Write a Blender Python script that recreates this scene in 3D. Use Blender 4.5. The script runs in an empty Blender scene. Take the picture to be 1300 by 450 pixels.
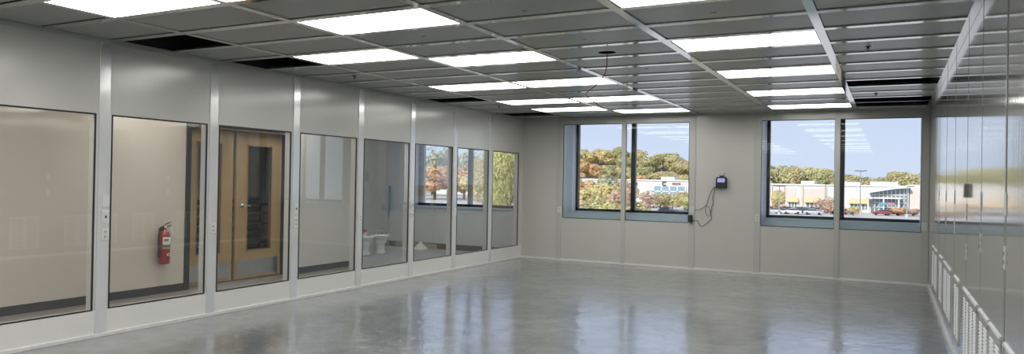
import bpy, bmesh, math, random
from mathutils import Vector, Matrix
R = random.Random(7)
SC = bpy.context.scene
COL = SC.collection
PI = math.pi

# ------------------------------------------------------------------ measures
EYE = 1.4731
XL, XR, D, H = -6.342, 0.521, 12.747, 2.690
XR1, Y0, S, T = -0.4992, 4.8819, 1.2192, 0.6096     # ceiling grid: bay width, row depth
YB = 13.40                                          # building window line
LOT = -5.4                                          # ground outside
NEAR = -3.0                                         # wall behind the viewpoint
XC = -8.06                                          # corridor wall
XA = -10.2                                          # far side of the adjoining room
ROOF = 3.6

# ------------------------------------------------------------------ materials
MATS = {}
def nodes(name):
    m = bpy.data.materials.new(name); m.use_nodes = True
    nt = m.node_tree
    for n in list(nt.nodes):
        if n.type != 'OUTPUT_MATERIAL': nt.nodes.remove(n)
    out = [n for n in nt.nodes if n.type == 'OUTPUT_MATERIAL'][0]
    return m, nt, out
def N(nt, t, **kw):
    n = nt.nodes.new(t)
    for k, v in kw.items():
        if k.startswith('i_'):
            n.inputs[int(k[2:])].default_value = v
        else: setattr(n, k, v)
    return n
def L(nt, a, ao, b, bi): nt.links.new(a.outputs[ao], b.inputs[bi])

def mat(name, col, rough=0.5, metal=0.0, spec=0.5, noise=0.0, nscale=20, stretch=(1, 1, 1), bump=0.0, bscale=40, coat=0.0, crough=0.05, detail=4.0):
    """principled surface with object-space noise in its colour and bump"""
    m, nt, out = nodes(name)
    b = N(nt, 'ShaderNodeBsdfPrincipled'); L(nt, b, 0, out, 0)
    b.inputs['Base Color'].default_value = (*col, 1)
    b.inputs['Roughness'].default_value = rough
    b.inputs['Metallic'].default_value = metal
    b.inputs['Specular IOR Level'].default_value = spec
    b.inputs['Coat Weight'].default_value = coat
    b.inputs['Coat Roughness'].default_value = crough
    tc = N(nt, 'ShaderNodeTexCoord'); mp = N(nt, 'ShaderNodeMapping')
    L(nt, tc, 'Object', mp, 0); mp.inputs['Scale'].default_value = stretch
    nz = N(nt, 'ShaderNodeTexNoise'); L(nt, mp, 0, nz, 'Vector')
    nz.inputs['Scale'].default_value = nscale; nz.inputs['Detail'].default_value = detail
    amt = max(noise, 0.02)
    mx = N(nt, 'ShaderNodeMix', data_type='RGBA')
    mx.inputs[6].default_value = (*[c * (1 - amt) for c in col], 1)
    mx.inputs[7].default_value = (*[min(1, c * (1 + amt)) for c in col], 1)
    L(nt, nz, 0, mx, 0); nt.links.new(mx.outputs[2], b.inputs['Base Color'])
    if bump > 0:
        n2 = N(nt, 'ShaderNodeTexNoise'); L(nt, mp, 0, n2, 'Vector'); n2.inputs['Scale'].default_value = bscale
        n2.inputs['Detail'].default_value = 2
        bp = N(nt, 'ShaderNodeBump'); bp.inputs['Strength'].default_value = bump; bp.inputs['Distance'].default_value = 0.01
        L(nt, n2, 0, bp, 'Height'); L(nt, bp, 0, b, 'Normal')
    MATS[name] = m
    return m

mat('panel', (.62, .62, .58), .17, spec=.7, noise=.02, nscale=3, bump=.05, bscale=5)
mat('panel_lit_tone', (.76, .76, .72), .2, spec=.6, noise=.02, nscale=3)  # copy of panel, overhead light on the kick put into its colour
mat('panel_trim', (.51, .51, .48), .22, noise=.02)
mat('panel_dim_tone', (.56, .56, .515), .2, spec=.6, noise=.02, nscale=3, bump=.04, bscale=5)  # darker copy of panel, weaker light at the far end painted in
mat('panel_gloss', (.58, .58, .555), .09, metal=.5, spec=.9, noise=.02, nscale=3, stretch=(1, 1, .04), bump=.04, bscale=30)
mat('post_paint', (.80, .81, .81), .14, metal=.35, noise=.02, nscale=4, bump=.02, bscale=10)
mat('batten_gloss', (.42, .42, .40), .16, metal=.2, noise=.02)
mat('trim_white', (.74, .74, .72), .3, noise=.02)
mat('tile', (.40, .40, .37), .30, spec=.5, noise=.04, nscale=5, bump=.02, bscale=8)
mat('tee', (.76, .75, .70), .09, metal=1.0, noise=.05, nscale=8)
mat('gasket', (.012, .012, .013), .5)
mat('black_frame', (.014, .015, .017), .35)
mat('reveal_steel', (.42, .50, .56), .4, noise=.03)  # white-painted steel; the blue of sky light is put into the colour
mat('reveal_white', (.75, .77, .80), .4)  # whiter tone paints sky light falling on the jamb by the glass
mat('plenum_shade', (.025, .025, .024), .9, noise=.2)  # near black, the unlit void's shade put into the colour
mat('lamp_frame', (.75, .75, .73), .35)
mat('tan_paint', (.66, .60, .525), .6, noise=.02, nscale=2)
mat('white_paint', (.62, .62, .59), .5, noise=.02, nscale=2)
mat('grey_paint', (.50, .51, .51), .5, noise=.02, nscale=2)
mat('cove_base', (.022, .022, .024), .4, noise=.1)
mat('vinyl_floor', (.25, .225, .20), .35, noise=.15, nscale=6, bump=.02)
mat('slab_floor', (.27, .275, .28), .45, noise=.15, nscale=3)
mat('oak', (.44, .30, .155), .38, noise=.16, nscale=9, stretch=(6, 6, .5), detail=6)
mat('oak_edge', (.36, .24, .12), .4, noise=.15, nscale=9, stretch=(6, 6, .5))
mat('brushed_steel', (.55, .56, .57), .3, metal=.9, noise=.08, nscale=20, stretch=(1, 1, .1))
mat('chrome', (.75, .76, .78), .12, metal=1.0)
mat('dark_metal', (.03, .032, .034), .4, metal=.3, noise=.1)
mat('shelf_edge', (.18, .19, .19), .4, noise=.1)
mat('red_paint', (.30, .016, .02), .28, noise=.06, coat=.4)
mat('black_plastic', (.015, .015, .017), .4)
mat('void_black', (.006, .006, .006), 1.0, spec=0.0)
mat('black_rubber', (.02, .02, .021), .6)
mat('paper', (.72, .72, .70), .7, noise=.05)
mat('print_grey', (.25, .25, .26), .7)
mat('cable_grey', (.09, .09, .095), .5)
mat('wire_red', (.16, .025, .03), .5)
mat('plate_white', (.66, .66, .63), .35)
mat('plate_slot', (.09, .09, .09), .5)
mat('thermo', (.30, .29, .26), .3, metal=.3)
mat('porcelain', (.70, .71, .71), .18, coat=.5, noise=.02)
mat('rag_red', (.32, .05, .05), .8)
mat('pole_blue', (.06, .22, .34), .4)
mat('cardboard', (.30, .25, .20), .8, noise=.1)
mat('bldg_white', (.69, .67, .65), .7, noise=.03, nscale=.3)
mat('bldg_pink', (.64, .56, .51), .7, noise=.05, nscale=.5)
mat('bldg_trim', (.72, .71, .69), .6)
mat('bldg_glass', (.20, .25, .29), .15, spec=.8)
mat('bldg_blueglass', (.26, .38, .46), .15, spec=.8)
mat('awning', (.70, .52, .28), .7)
mat('sign_red', (.50, .22, .24), .6)
mat('sign_dark', (.10, .09, .10), .6)
mat('pole_grey', (.30, .31, .33), .5)
mat('asphalt', (.60, .55, .52), .85, noise=.15, nscale=.15, detail=6)
mat('earth', (.40, .34, .22), .95, noise=.3, nscale=.12, detail=6)
mat('bark', (.20, .15, .11), .9, noise=.3)
mat('tyre', (.03, .03, .03), .8)
mat('car_glass', (.06, .07, .08), .1, spec=.8)
mat('outer_wall', (.45, .44, .42), .8, noise=.05)
for n, c in dict(car_red=(.50, .06, .07), car_white=(.80, .80, .80), car_blue=(.12, .22, .42), car_silver=(.50, .52, .55), car_maroon=(.30, .05, .06), car_dark=(.08, .08, .10), car_skyblue=(.16, .36, .58)).items():
    mat(n, c, .25, metal=.2, coat=.6)

def leaf_mat(name, a, b):  # leaf colours are lightened to paint in distant haze
    m, nt, out = nodes(name)
    d = N(nt, 'ShaderNodeBsdfDiffuse'); t = N(nt, 'ShaderNodeBsdfTranslucent'); mx = N(nt, 'ShaderNodeMixShader')
    mx.inputs[0].default_value = .3
    tc = N(nt, 'ShaderNodeTexCoord'); nz = N(nt, 'ShaderNodeTexNoise'); nz.inputs['Scale'].default_value = .8; nz.inputs['Detail'].default_value = 6; nz.inputs['Roughness'].default_value = .65
    L(nt, tc, 'Object', nz, 'Vector')
    rp = N(nt, 'ShaderNodeValToRGB')
    rp.color_ramp.elements[0].position = .35; rp.color_ramp.elements[1].position = .65
    rp.color_ramp.elements[0].color = (*a, 1); rp.color_ramp.elements[1].color = (*b, 1)
    L(nt, nz, 0, rp, 0)
    L(nt, rp, 0, d, 0); L(nt, rp, 0, t, 0)
    L(nt, d, 0, mx, 1); L(nt, t, 0, mx, 2); L(nt, mx, 0, out, 0)
    MATS[name] = m
leaf_mat('leaf_green', (.46, .46, .24), (.68, .62, .34))
leaf_mat('leaf_olive', (.54, .49, .28), (.76, .66, .38))
leaf_mat('leaf_yellow', (.66, .57, .27), (.84, .74, .40))
leaf_mat('leaf_orange', (.68, .46, .26), (.84, .60, .34))
leaf_mat('leaf_rust', (.60, .44, .34), (.78, .57, .43))
leaf_mat('leaf_bluegreen', (.46, .48, .36), (.66, .63, .45))
leaf_mat('leaf_bright', (.52, .54, .22), (.80, .75, .38))

def pane_mat(name, ior):
    """thin clear sheet: Fresnel reflection over straight transmission"""
    m, nt, out = nodes(name)
    geo = N(nt, 'ShaderNodeNewGeometry')
    mr = N(nt, 'ShaderNodeMapRange')          # front 1.5, back 1/1.5, so that both faces reflect alike
    mr.inputs['To Min'].default_value = ior; mr.inputs['To Max'].default_value = 1 / ior
    L(nt, geo, 'Backfacing', mr, 0)
    fr = N(nt, 'ShaderNodeFresnel'); L(nt, mr, 0, fr, 'IOR')
    tr = N(nt, 'ShaderNodeBsdfTransparent'); tr.inputs[0].default_value = (.975, .985, .98, 1)
    gl = N(nt, 'ShaderNodeBsdfGlossy'); gl.inputs['Roughness'].default_value = 0.0
    mx = N(nt, 'ShaderNodeMixShader'); L(nt, fr, 0, mx, 0); L(nt, tr, 0, mx, 1); L(nt, gl, 0, mx, 2); L(nt, mx, 0, out, 0)
    MATS[name] = m
pane_mat('clear_pane', 1.28)
pane_mat('partition_pane', 1.85)

def emit(name, col, strength):
    m, nt, out = nodes(name)
    e = N(nt, 'ShaderNodeEmission'); e.inputs[0].default_value = (*col, 1); e.inputs[1].default_value = strength
    L(nt, e, 0, out, 0); MATS[name] = m
LAMP = 7.9
emit('lamp_lens', (1.0, .985, .95), LAMP)
emit('corridor_lens', (1.0, .96, .90), 8.8)  # lens of unseen lamps, added to brighten and warm the corridor
emit('screen_glow', (.50, .50, .95), .75)

def concrete():
    m, nt, out = nodes('polished_concrete')
    b = N(nt, 'ShaderNodeBsdfPrincipled'); L(nt, b, 0, out, 0)
    tc = N(nt, 'ShaderNodeTexCoord')
    def noise(scale, detail, rough=.5, dist=0.0, st=None):
        n = N(nt, 'ShaderNodeTexNoise'); n.inputs['Scale'].default_value = scale; n.inputs['Detail'].default_value = detail
        n.inputs['Roughness'].default_value = rough; n.inputs['Distortion'].default_value = dist
        if st:
            mp = N(nt, 'ShaderNodeMapping'); mp.inputs['Scale'].default_value = st; L(nt, tc, 'Object', mp, 0); L(nt, mp, 0, n, 'Vector')
        else: L(nt, tc, 'Object', n, 'Vector')
        return n
    n1 = noise(.9, 8, .62, .6); n2 = noise(5, 6, .6, .3)
    r1 = N(nt, 'ShaderNodeValToRGB'); cr = r1.color_ramp
    cr.elements[0].position = .30; cr.elements[0].color = (.082, .092, .097, 1)
    cr.elements[1].position = .70; cr.elements[1].color = (.225, .245, .258, 1)
    e = cr.elements.new(.5); e.color = (.150, .165, .173, 1)
    L(nt, n1, 0, r1, 0)
    r2 = N(nt, 'ShaderNodeMapRange'); L(nt, n2, 0, r2, 0)
    r2.inputs['From Min'].default_value = .3; r2.inputs['From Max'].default_value = .7
    r2.inputs['To Min'].default_value = .58; r2.inputs['To Max'].default_value = 1.24
    ml = N(nt, 'ShaderNodeVectorMath', operation='SCALE'); L(nt, r1, 0, ml, 0); L(nt, r2, 0, ml, 'Scale')
    # hairline cracks
    vo = N(nt, 'ShaderNodeTexVoronoi', feature='DISTANCE_TO_EDGE'); vo.inputs['Scale'].default_value = .28
    wn = noise(1.6, 4); va = N(nt, 'ShaderNodeVectorMath', operation='ADD'); L(nt, tc, 'Object', va, 0); L(nt, wn, 'Color', va, 1); L(nt, va, 0, vo, 'Vector')
    ck = N(nt, 'ShaderNodeMapRange'); L(nt, vo, 0, ck, 0)
    ck.inputs['From Min'].default_value = 0; ck.inputs['From Max'].default_value = .004
    ck.inputs['To Min'].default_value = .55; ck.inputs['To Max'].default_value = 1
    m2 = N(nt, 'ShaderNodeVectorMath', operation='SCALE'); L(nt, ml, 0, m2, 0); L(nt, ck, 0, m2, 'Scale')
    L(nt, m2, 0, b, 'Base Color')
    b.inputs['Roughness'].default_value = .30
    b.inputs['Specular IOR Level'].default_value = .9
    b.inputs['Coat Weight'].default_value = 1.0; b.inputs['Coat IOR'].default_value = 2.2
    rr = N(nt, 'ShaderNodeMapRange'); L(nt, n2, 0, rr, 0)
    rr.inputs['From Min'].default_value = .35; rr.inputs['From Max'].default_value = .7
    rr.inputs['To Min'].default_value = .03; rr.inputs['To Max'].default_value = .12
    L(nt, rr, 0, b, 'Coat Roughness')
    n3 = noise(5.0, 3.5, .6, 1.5); n4 = noise(14, 2)
    ad = N(nt, 'ShaderNodeMath', operation='MULTIPLY_ADD'); L(nt, n4, 0, ad, 0); ad.inputs[1].default_value = .12; L(nt, n3, 0, ad, 2)
    bp = N(nt, 'ShaderNodeBump'); bp.inputs['Strength'].default_value = .24; bp.inputs['Distance'].default_value = .02
    L(nt, ad, 0, bp, 'Height'); L(nt, bp, 0, b, 'Coat Normal'); L(nt, bp, 0, b, 'Normal')
    MATS['polished_concrete'] = m
concrete()

# ------------------------------------------------------------------ mesh helpers
class MB:
    def __init__(self): self.bm = bmesh.new()
    def box(self, a, b):
        x0, y0, z0 = [min(p, q) for p, q in zip(a, b)]; x1, y1, z1 = [max(p, q) for p, q in zip(a, b)]
        v = [self.bm.verts.new(p) for p in ((x0, y0, z0), (x1, y0, z0), (x1, y1, z0), (x0, y1, z0), (x0, y0, z1), (x1, y0, z1), (x1, y1, z1), (x0, y1, z1))]
        for f in ((0, 3, 2, 1), (4, 5, 6, 7), (0, 1, 5, 4), (1, 2, 6, 5), (2, 3, 7, 6), (3, 0, 4, 7)): self.bm.faces.new([v[i] for i in f])
        return self
    def quad(self, *p):
        self.bm.faces.new([self.bm.verts.new(q) for q in p]); return self
    def prism(self, pts, axis, lo, hi):
        """closed outline (2-D, ccw) swept along an axis"""
        def P(u, v, w): return {'x': (w, u, v), 'y': (u, w, v), 'z': (u, v, w)}[axis]
        a = [self.bm.verts.new(P(u, v, lo)) for u, v in pts]; b = [self.bm.verts.new(P(u, v, hi)) for u, v in pts]
        self.bm.faces.new(a); self.bm.faces.new(b[::-1])
        for i in range(len(pts)):
            j = (i + 1) % len(pts); self.bm.faces.new([a[i], b[i], b[j], a[j]])
        return self
    def lathe(self, prof, c=(0, 0, 0), seg=20, sx=1, sy=1, axis='z', off=None):
        rings = []
        for k, (r, h) in enumerate(prof):
            ox = off[k] if off else 0
            ring = []
            for i in range(seg):
                a = 2 * PI * i / seg
                u, v = r * math.cos(a) * sx + ox, r * math.sin(a) * sy
                p = {'z': (u, v, h), 'y': (u, h, v), 'x': (h, u, v)}[axis]
                ring.append(self.bm.verts.new([q + w for q, w in zip(p, c)]))
            rings.append(ring)
        for a, b in zip(rings, rings[1:]):
            for i in range(seg):
                j = (i + 1) % seg; self.bm.faces.new([a[i], a[j], b[j], b[i]])
        self.bm.faces.new(rings[0][::-1]); self.bm.faces.new(rings[-1])
        return self
    def tube(self, pts, r, seg=8):
        pts = [Vector(p) for p in pts]; rings = []
        up = Vector((0.13, 0.21, 0.97))
        for i, p in enumerate(pts):
            t = (pts[min(i + 1, len(pts) - 1)] - pts[max(i - 1, 0)]).normalized()
            s = t.cross(up)
            if s.length < 1e-3: s = t.cross(Vector((1, 0, 0)))
            s.normalize(); n = s.cross(t).normalized(); up = n if abs(n.dot(t)) < .9 else up
            rr = r[i] if isinstance(r, (list, tuple)) else r
            rings.append([self.bm.verts.new(p + rr * (math.cos(2 * PI * k / seg) * s + math.sin(2 * PI * k / seg) * n)) for k in range(seg)])
        for a, b in zip(rings, rings[1:]):
            for i in range(seg):
                j = (i + 1) % seg; self.bm.faces.new([a[i], a[j], b[j], b[i]])
        self.bm.faces.new(rings[0][::-1]); self.bm.faces.new(rings[-1])
        return self
    def build(self, name, m, parent=None, smooth=False, bevel=0.0, loc=None):
        bmesh.ops.recalc_face_normals(self.bm, faces=self.bm.faces)
        me = bpy.data.meshes.new(name); self.bm.to_mesh(me); self.bm.free()
        me.materials.append(MATS[m] if isinstance(m, str) else m)
        if smooth:
            for p in me.polygons: p.use_smooth = True
        o = bpy.data.objects.new(name, me); COL.objects.link(o)
        if bevel > 0:
            bv = o.modifiers.new('bevel', 'BEVEL'); bv.width = bevel; bv.segments = 2; bv.limit_method = 'ANGLE'
        if parent: o.parent = parent
        if loc: o.location = loc
        return o

def spline(pts, n=8):
    """Catmull-Rom through points"""
    P = [Vector(p) for p in pts]; P = [2 * P[0] - P[1]] + P + [2 * P[-1] - P[-2]]; out = []
    for i in range(1, len(P) - 2):
        for k in range(n):
            t = k / n
            a, b, c, d = P[i - 1], P[i], P[i + 1], P[i + 2]
            out.append(.5 * ((2 * b) + (c - a) * t + (2 * a - 5 * b + 4 * c - d) * t * t + (3 * b - a - 3 * c + d) * t ** 3))
    return out + [P[-2]]

def tag(o, label, cat, group=None, kind=None):
    o['label'] = label; o['category'] = cat
    if group: o['group'] = group
    if kind: o['kind'] = kind
    return o
def thing(name, label, cat, loc=(0, 0, 0), rz=0.0, group=None):
    o = bpy.data.objects.new(name, None); COL.objects.link(o); o.empty_display_size = .1
    o.location = loc; o.rotation_euler = (0, 0, rz)
    return tag(o, label, cat, group)
def struct(o, label, cat): return tag(o, label, cat, kind='structure')
KIDS = {}
def dup(root, loc, rz, label, group, mats=None, scale=None):
    r = root.copy(); COL.objects.link(r); r.location = loc; r.rotation_euler = (0, 0, rz); r['label'] = label; r['group'] = group
    if scale: r.scale = scale
    for ch in list(root.children):
        c = ch.copy(); COL.objects.link(c); c.parent = r
        for g in list(ch.children):
            d = g.copy(); COL.objects.link(d); d.parent = c
        nm = ch.name.split('.')[0]
        if mats and nm in mats and c.type == 'MESH':
            c.material_slots[0].link = 'OBJECT'; c.material_slots[0].material = MATS[mats[nm]]
    return r

# ------------------------------------------------------------------ the main room shell
struct(MB().box((XL - .11, NEAR, -.2), (XR + .12, D + .02, 0)).build('floor', 'polished_concrete'), 'polished grey concrete floor of the large empty room', 'floor')
struct(MB().box((XA - .1, NEAR, -.2), (XL - .11, YB - .05, -.002)).build('floor', 'vinyl_floor'), 'brown floor of the corridor behind the glass partition', 'floor')
struct(MB().box((XA + .01, 9.95, -.002), (XL - .115, YB - .06, .004)).build('floor', 'slab_floor'), 'bare grey slab of the adjoining unfinished room', 'floor')
struct(MB().box((XA - .3, NEAR - .2, ROOF), (XR + .4, YB + .4, ROOF + .25)).build('roof', 'plenum_shade'), 'dark underside of the floor above the hung ceiling', 'roof')

# partition on the left: posts every 1.21 m, glass between a kick panel and a header
POST = [4.222 + 1.2085 * k for k in range(-4, 7)]
ZK, ZG = .245, 2.020
WT = .10
m = MB(); m.box((XL - WT, NEAR, 0), (XL - .002, D, ZK)); m.box((XL - WT, NEAR, ZG), (XL, D, H + .02)); m.box((XL - WT, NEAR, ZK), (XL, POST[0], ZG))
m.box((XL - WT, 12.585, ZK), (XL, D, ZG))
wl = struct(m.build('wall_left', 'panel'), 'off-white panel wall with a long row of glazed openings', 'wall')
MB().box((XL - .003, NEAR, .02), (XL, D - .001, ZK)).build('kick_panel', 'panel_lit_tone', wl)  # lighter sheet over the lower wall, brighter light painted in
m = MB()
for y in POST: m.box((XL - WT + .002, y - .072, ZK - .001), (XL - .001, y + .072, ZG + .001))
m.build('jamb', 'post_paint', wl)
for y in POST:
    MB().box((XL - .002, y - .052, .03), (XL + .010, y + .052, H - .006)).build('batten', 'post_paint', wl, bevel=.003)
MB().box((XL - .002, NEAR, 0.0), (XL + .014, D, .035)).build('base_strip', 'trim_white', wl, bevel=.003)
MB().box((XL, NEAR, H - .03), (XL + .012, D, H + .01)).build('wall_angle', 'panel', wl)
WN = 0
def glazed(lo, hi, z0, z1, axis, at, label, depth=.012, gask=.011, side=1):
    """one pane with its black gasket; axis 'y' runs along the side wall, 'x' along the end wall"""
    global WN
    WN += 1
    def B(mb, u0, u1, za, zb, d0, d1):
        if axis == 'y': mb.box((at - side * d0, u0, za), (at - side * d1, u1, zb))
        else: mb.box((u0, at + d0, za), (u1, at + d1, zb))
    m = MB()
    B(m, lo, lo + gask, z0, z1, -.003, depth); B(m, hi - gask, hi, z0, z1, -.003, depth)
    B(m, lo + gask, hi - gask, z0, z0 + gask, -.003, depth); B(m, lo + gask, hi - gask, z1 - gask * 1.3, z1, -.003, depth)
    w = struct(m.build('window_%d' % WN, 'gasket'), label, 'window')
    m = MB(); B(m, lo + gask * .7, hi - gask * .7, z0 + gask * .7, z1 - gask * .7, .003, .009)
    m.build('glass', 'partition_pane' if axis == 'y' else 'clear_pane', w)
    return w
ORD = ['first', 'second', 'third', 'fourth', 'fifth', 'sixth', 'seventh', 'eighth', 'ninth', 'tenth', 'eleventh', 'twelfth']
ends = [p for p in POST] + [12.585 + .072]
npn = len(ends) - 1
for k in range(npn):
    i = npn - 1 - k
    glazed(ends[k] + .074, ends[k + 1] - .074, ZK, ZG, 'y', XL, 'tall clear glass pane of the left partition, %s from the far corner' % ORD[i])

# end wall with two openings
W1 = (-5.485, -3.110); W2 = (-1.917, .420); ZS, ZT = .805, 2.560
m = MB()
m.box((XL - WT, D, 0), (XR + .1, D + .1, ZS)); m.box((XL - WT, D, ZT), (XR + .1, D + .1, H + .02))
m.box((XL - WT, D, ZS), (W1[0], D + .1, ZT)); m.box((W1[1], D, ZS), (W2[0], D + .1, ZT)); m.box((W2[1], D, ZS), (XR + .1, D + .1, ZT))
wf = struct(m.build('wall_far', 'panel_dim_tone'), 'off-white panelled end wall with two wide window openings', 'wall')
BF = (-5.560, -4.298, -3.050, -1.965, -.755, .468)
for i, x in enumerate(BF):
    wd = .04 if i in (1, 4) else .05
    if i in (1, 4): MB().box((x - .036, D - .004, ZS - .01), (x + .036, D + .06, ZT + .01)).build('window_post', 'panel_dim_tone', wf)
    MB().box((x - wd, D - .014, .03), (x + wd, D + .002, H - .004)).build('batten', 'panel_trim', wf, bevel=.002)
MB().box((XL, D - .012, 0), (XR, D + .002, .035)).build('base_strip', 'trim_white', wf, bevel=.003)
for (a, b, side) in ((W1[0], BF[1] - .036, 'first from the left corner'), (BF[1] + .036, W1[1], 'second from the left corner'), (W2[0], BF[4] - .036, 'left of the post in the opening near the right wall'), (BF[4] + .036, W2[1], 'next to the glossy right wall')):
    glazed(a, b, ZS, ZT, 'x', D, 'clear inner window pane of the end wall, %s' % side, gask=.009)
# deep reveals up to the building's own windows
for (a, b), nm in ((W1, 'left'), (W2, 'right')):
    m = MB()
    m.box((a - .05, D + .1, ZS - .06), (b + .05, D + .30, ZS - .002))
    m.box((a - .05, D + .30, ZS - .06), (b + .05, YB - .1, .893))
    m.box((a - .05, D + .1, ZS), (a, YB - .20, 2.8)); m.box((b, D + .1, ZS), (b + .05, YB - .20, 2.8))
    r = struct(m.build('trim_1' if nm == 'left' else 'trim_2', 'reveal_steel'), 'sheet metal reveal, sky blue put into its colour, behind the %s window opening' % nm, 'window reveal')
    m = MB(); m.box((a - .05, YB - .2, .893), (a + .002, YB + .0, 2.8)); m.box((b - .002, YB - .2, .893), (b + .05, YB, 2.8))
    m.build('inner_jamb', 'reveal_white', r)  # strip by the glass, its sky-lit brightness put into the colour
    m = MB(); m.box((a, YB - .18, .893), (b, YB - .02, .925)); m.build('window_stool', 'reveal_steel', r, bevel=.006)

# the building's outer wall and black-framed windows
OPEN = ((-9.19, -6.72, -7.90), (-5.51, -2.93, -4.325), (-1.937, .51, -.722))
m = MB(); xs = [XA - .3]
for a, b, c in OPEN: xs += [a, b]
xs.append(XR + .4)
for i in range(0, len(xs), 2): m.box((xs[i], YB - .05, .90), (xs[i + 1], YB + .25, 2.78))
m.box((XA - .3, YB - .05, LOT), (XR + .4, YB + .25, .90)); m.box((XA - .3, YB - .05, 2.78), (XR + .4, YB + .25, ROOF + .3))
we = struct(m.build('wall_outer', 'outer_wall'), 'outer wall of the building around the black-framed windows', 'wall')
for k, (a, b, c) in enumerate(OPEN):
    WN += 1
    m = MB(); f = .072
    m.box((a, YB - .02, .90), (a + f, YB + .07, 2.78)); m.box((b - f, YB - .02, .90), (b, YB + .07, 2.78))
    m.box((a, YB - .02, .90), (b, YB + .07, .90 + f)); m.box((a, YB - .02, 2.78 - f), (b, YB + .07, 2.78)); m.box((c - .04, YB - .02, .9), (c + .04, YB + .07, 2.78))
    w = struct(m.build('window_%d' % WN, 'black_frame'), 'black-framed outer window of the ' + ('adjoining room behind the glass partition', 'opening nearer the glass partition', 'opening nearer the glossy right wall')[k], 'window')
    m = MB(); m.box((a + f - .005, YB + .02, .95), (c - .038, YB + .03, 2.73)); m.box((c + .038, YB + .02, .95), (b - f + .005, YB + .03, 2.73))
    m.build('glass', 'clear_pane', w)

# glossy wall on the right
m = MB(); m.box((XR, NEAR, 0), (XR + .1, D, H + .02))
wr = struct(m.build('wall_right', 'panel_gloss'), 'shiny pale panelled wall mirroring the windows', 'wall')
BR = (1.0, 2.16, 3.28, 4.46, 5.60, 6.60, 7.79, 8.96, 10.2, 11.42)
for y in BR:
    MB().box((XR - (.0035 if y == 4.46 else .0015), y - .006, .06), (XR + .002, y + (.006 if y != 4.46 else .03), H - .006)).build('batten', 'batten_gloss', wr)
MB().box((XR - .016, NEAR, 0), (XR + .002, D, .05)).build('base_strip', 'trim_white', wr, bevel=.004)
struct(MB().box((XL - WT, NEAR - .1, 0), (XR + .1, NEAR, ROOF)).build('wall_near', 'panel'), 'plain wall closing the room behind the viewpoint', 'wall')

m = MB(); m.box((XL - WT, NEAR, H + .02), (XL - .004, D, ROOF)); m.box((XL - WT, D + .004, H + .02), (XR + .1, D + .1, ROOF)); m.box((XR + .004, NEAR, H + .02), (XR + .1, D, ROOF))
struct(m.build('wall_plenum', 'plenum_shade'), 'dark sides of the void above the hung ceiling', 'wall')  # dark lining added so the ceiling gaps stay black

# ------------------------------------------------------------------ ceiling: tiles, tees, lamps
LIT = {-4: (-3, 1, 5, 8, 10), -3: (-3, -1, 2, 5, 8, 11), -1: (-4, -1, 2, 5, 8, 11)}
BACKLIT = {-3: (-5, -7, -9, -12), -1: (-6, -8, -11), -4: (-5, -7, -9, -11)}  # unseen panels behind the viewpoint, added to light the near end
MISSING = {-5: (-1, 1, 7, 11), 0: (7, 10, 11)}
bays = {k: (XR1 + k * S, XR1 + (k + 1) * S) for k in range(-5, 1)}
bays[-5] = (XL + .01, bays[-5][1]); bays[0] = (bays[0][0], XR - .01)
rows = range(-13, 13)
m = MB()
for k, (a, b) in bays.items():
    for r in rows:
        if r in LIT.get(k, ()) or r in MISSING.get(k, ()) or r in BACKLIT.get(k, ()): continue
        y0, y1 = Y0 + r * T, min(Y0 + (r + 1) * T, D - .012)
        y0 = max(y0, NEAR + .01)
        if y1 - y0 < .1: continue
        m.box((a + .036, y0 + .037, H + .006), (b - .036, y1 - .050, H + .03))
ce = struct(m.build('ceiling', 'tile', bevel=0), 'hung ceiling of long grey metal tiles in a bright grid', 'ceiling')
for k in range(-4, 1):
    x = XR1 + k * S
    m = MB(); m.box((x - .033, NEAR, H - .004), (x + .033, D, H + .006)); m.box((x - .004, NEAR, H + .006), (x + .004, D, H + .06))
    m.build('main_runner', 'tee', ce)
m = MB(); m.box((XR - .055, NEAR, H - .003), (XR - .001, D, H + .006)); m.build('wall_runner', 'tee', ce)
m = MB()
for r in rows:
    y = Y0 + r * T
    if y < NEAR + .05 or y > D - .05: continue
    for k, (a, b) in bays.items(): m.box((a + .033, y - .038, H - .004), (b - .033, y + .038, H + .006))
m.box((XL + .01, D - .03, H - .003), (XR - .06, D - .001, H + .006))
m.build('cross_tees', 'tee', ce)

def make_lamp():
    o = thing('ceiling_light', 'x', 'ceiling light')
    w, d = S / 2 - .032, T / 2 - .024
    f = MB()
    f.box((-w, -d, .004), (-w + .014, d, .07)); f.box((w - .014, -d, .004), (w, d, .07)); f.box((-w, -d, .004), (w, -d + .012, .07)); f.box((-w, d - .012, .004), (w, d, .07))
    f.box((-w, -d, .07), (w, d, .078))
    f.build('housing', 'lamp_frame', o)
    MB().box((-w + .013, -d + .011, .004), (w - .013, d - .011, .012)).build('diffuser', 'lamp_lens', o)
    return o
lamp0 = make_lamp(); used = False
def put_lamp(x, y, label, group, z=H):
    global used
    if not used:
        lamp0.location = (x, y, z); lamp0['label'] = label; lamp0['group'] = group; used = True
    else: dup(lamp0, (x, y, z), 0, label, group)
ROWN = {-4: 'row along the glass partition', -3: 'middle row of the room', -1: 'row nearest the shiny right wall'}
for k, rs in LIT.items():
    rs = sorted(rs, reverse=True)
    for i, r in enumerate(rs):
        put_lamp((bays[k][0] + bays[k][1]) / 2, Y0 + (r + .5) * T, 'ceiling light panel in the %s, %s from the end wall' % (ROWN[k], ORD[i]), 'lit ceiling panels of the large room')
for k, rs in BACKLIT.items():
    for r in rs: put_lamp((bays[k][0] + bays[k][1]) / 2, Y0 + (r + .5) * T, 'bright ceiling light panel over the part of the room outside the photo', 'ceiling panels outside the photo')
put_lamp(-9.1, 11.2, 'unseen fill light panel added to the adjoining room over the toilets, above the glass', 'corridor ceiling panels', H - .082)  # unseen lamps, added to lighten the daylit adjoining room
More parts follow.
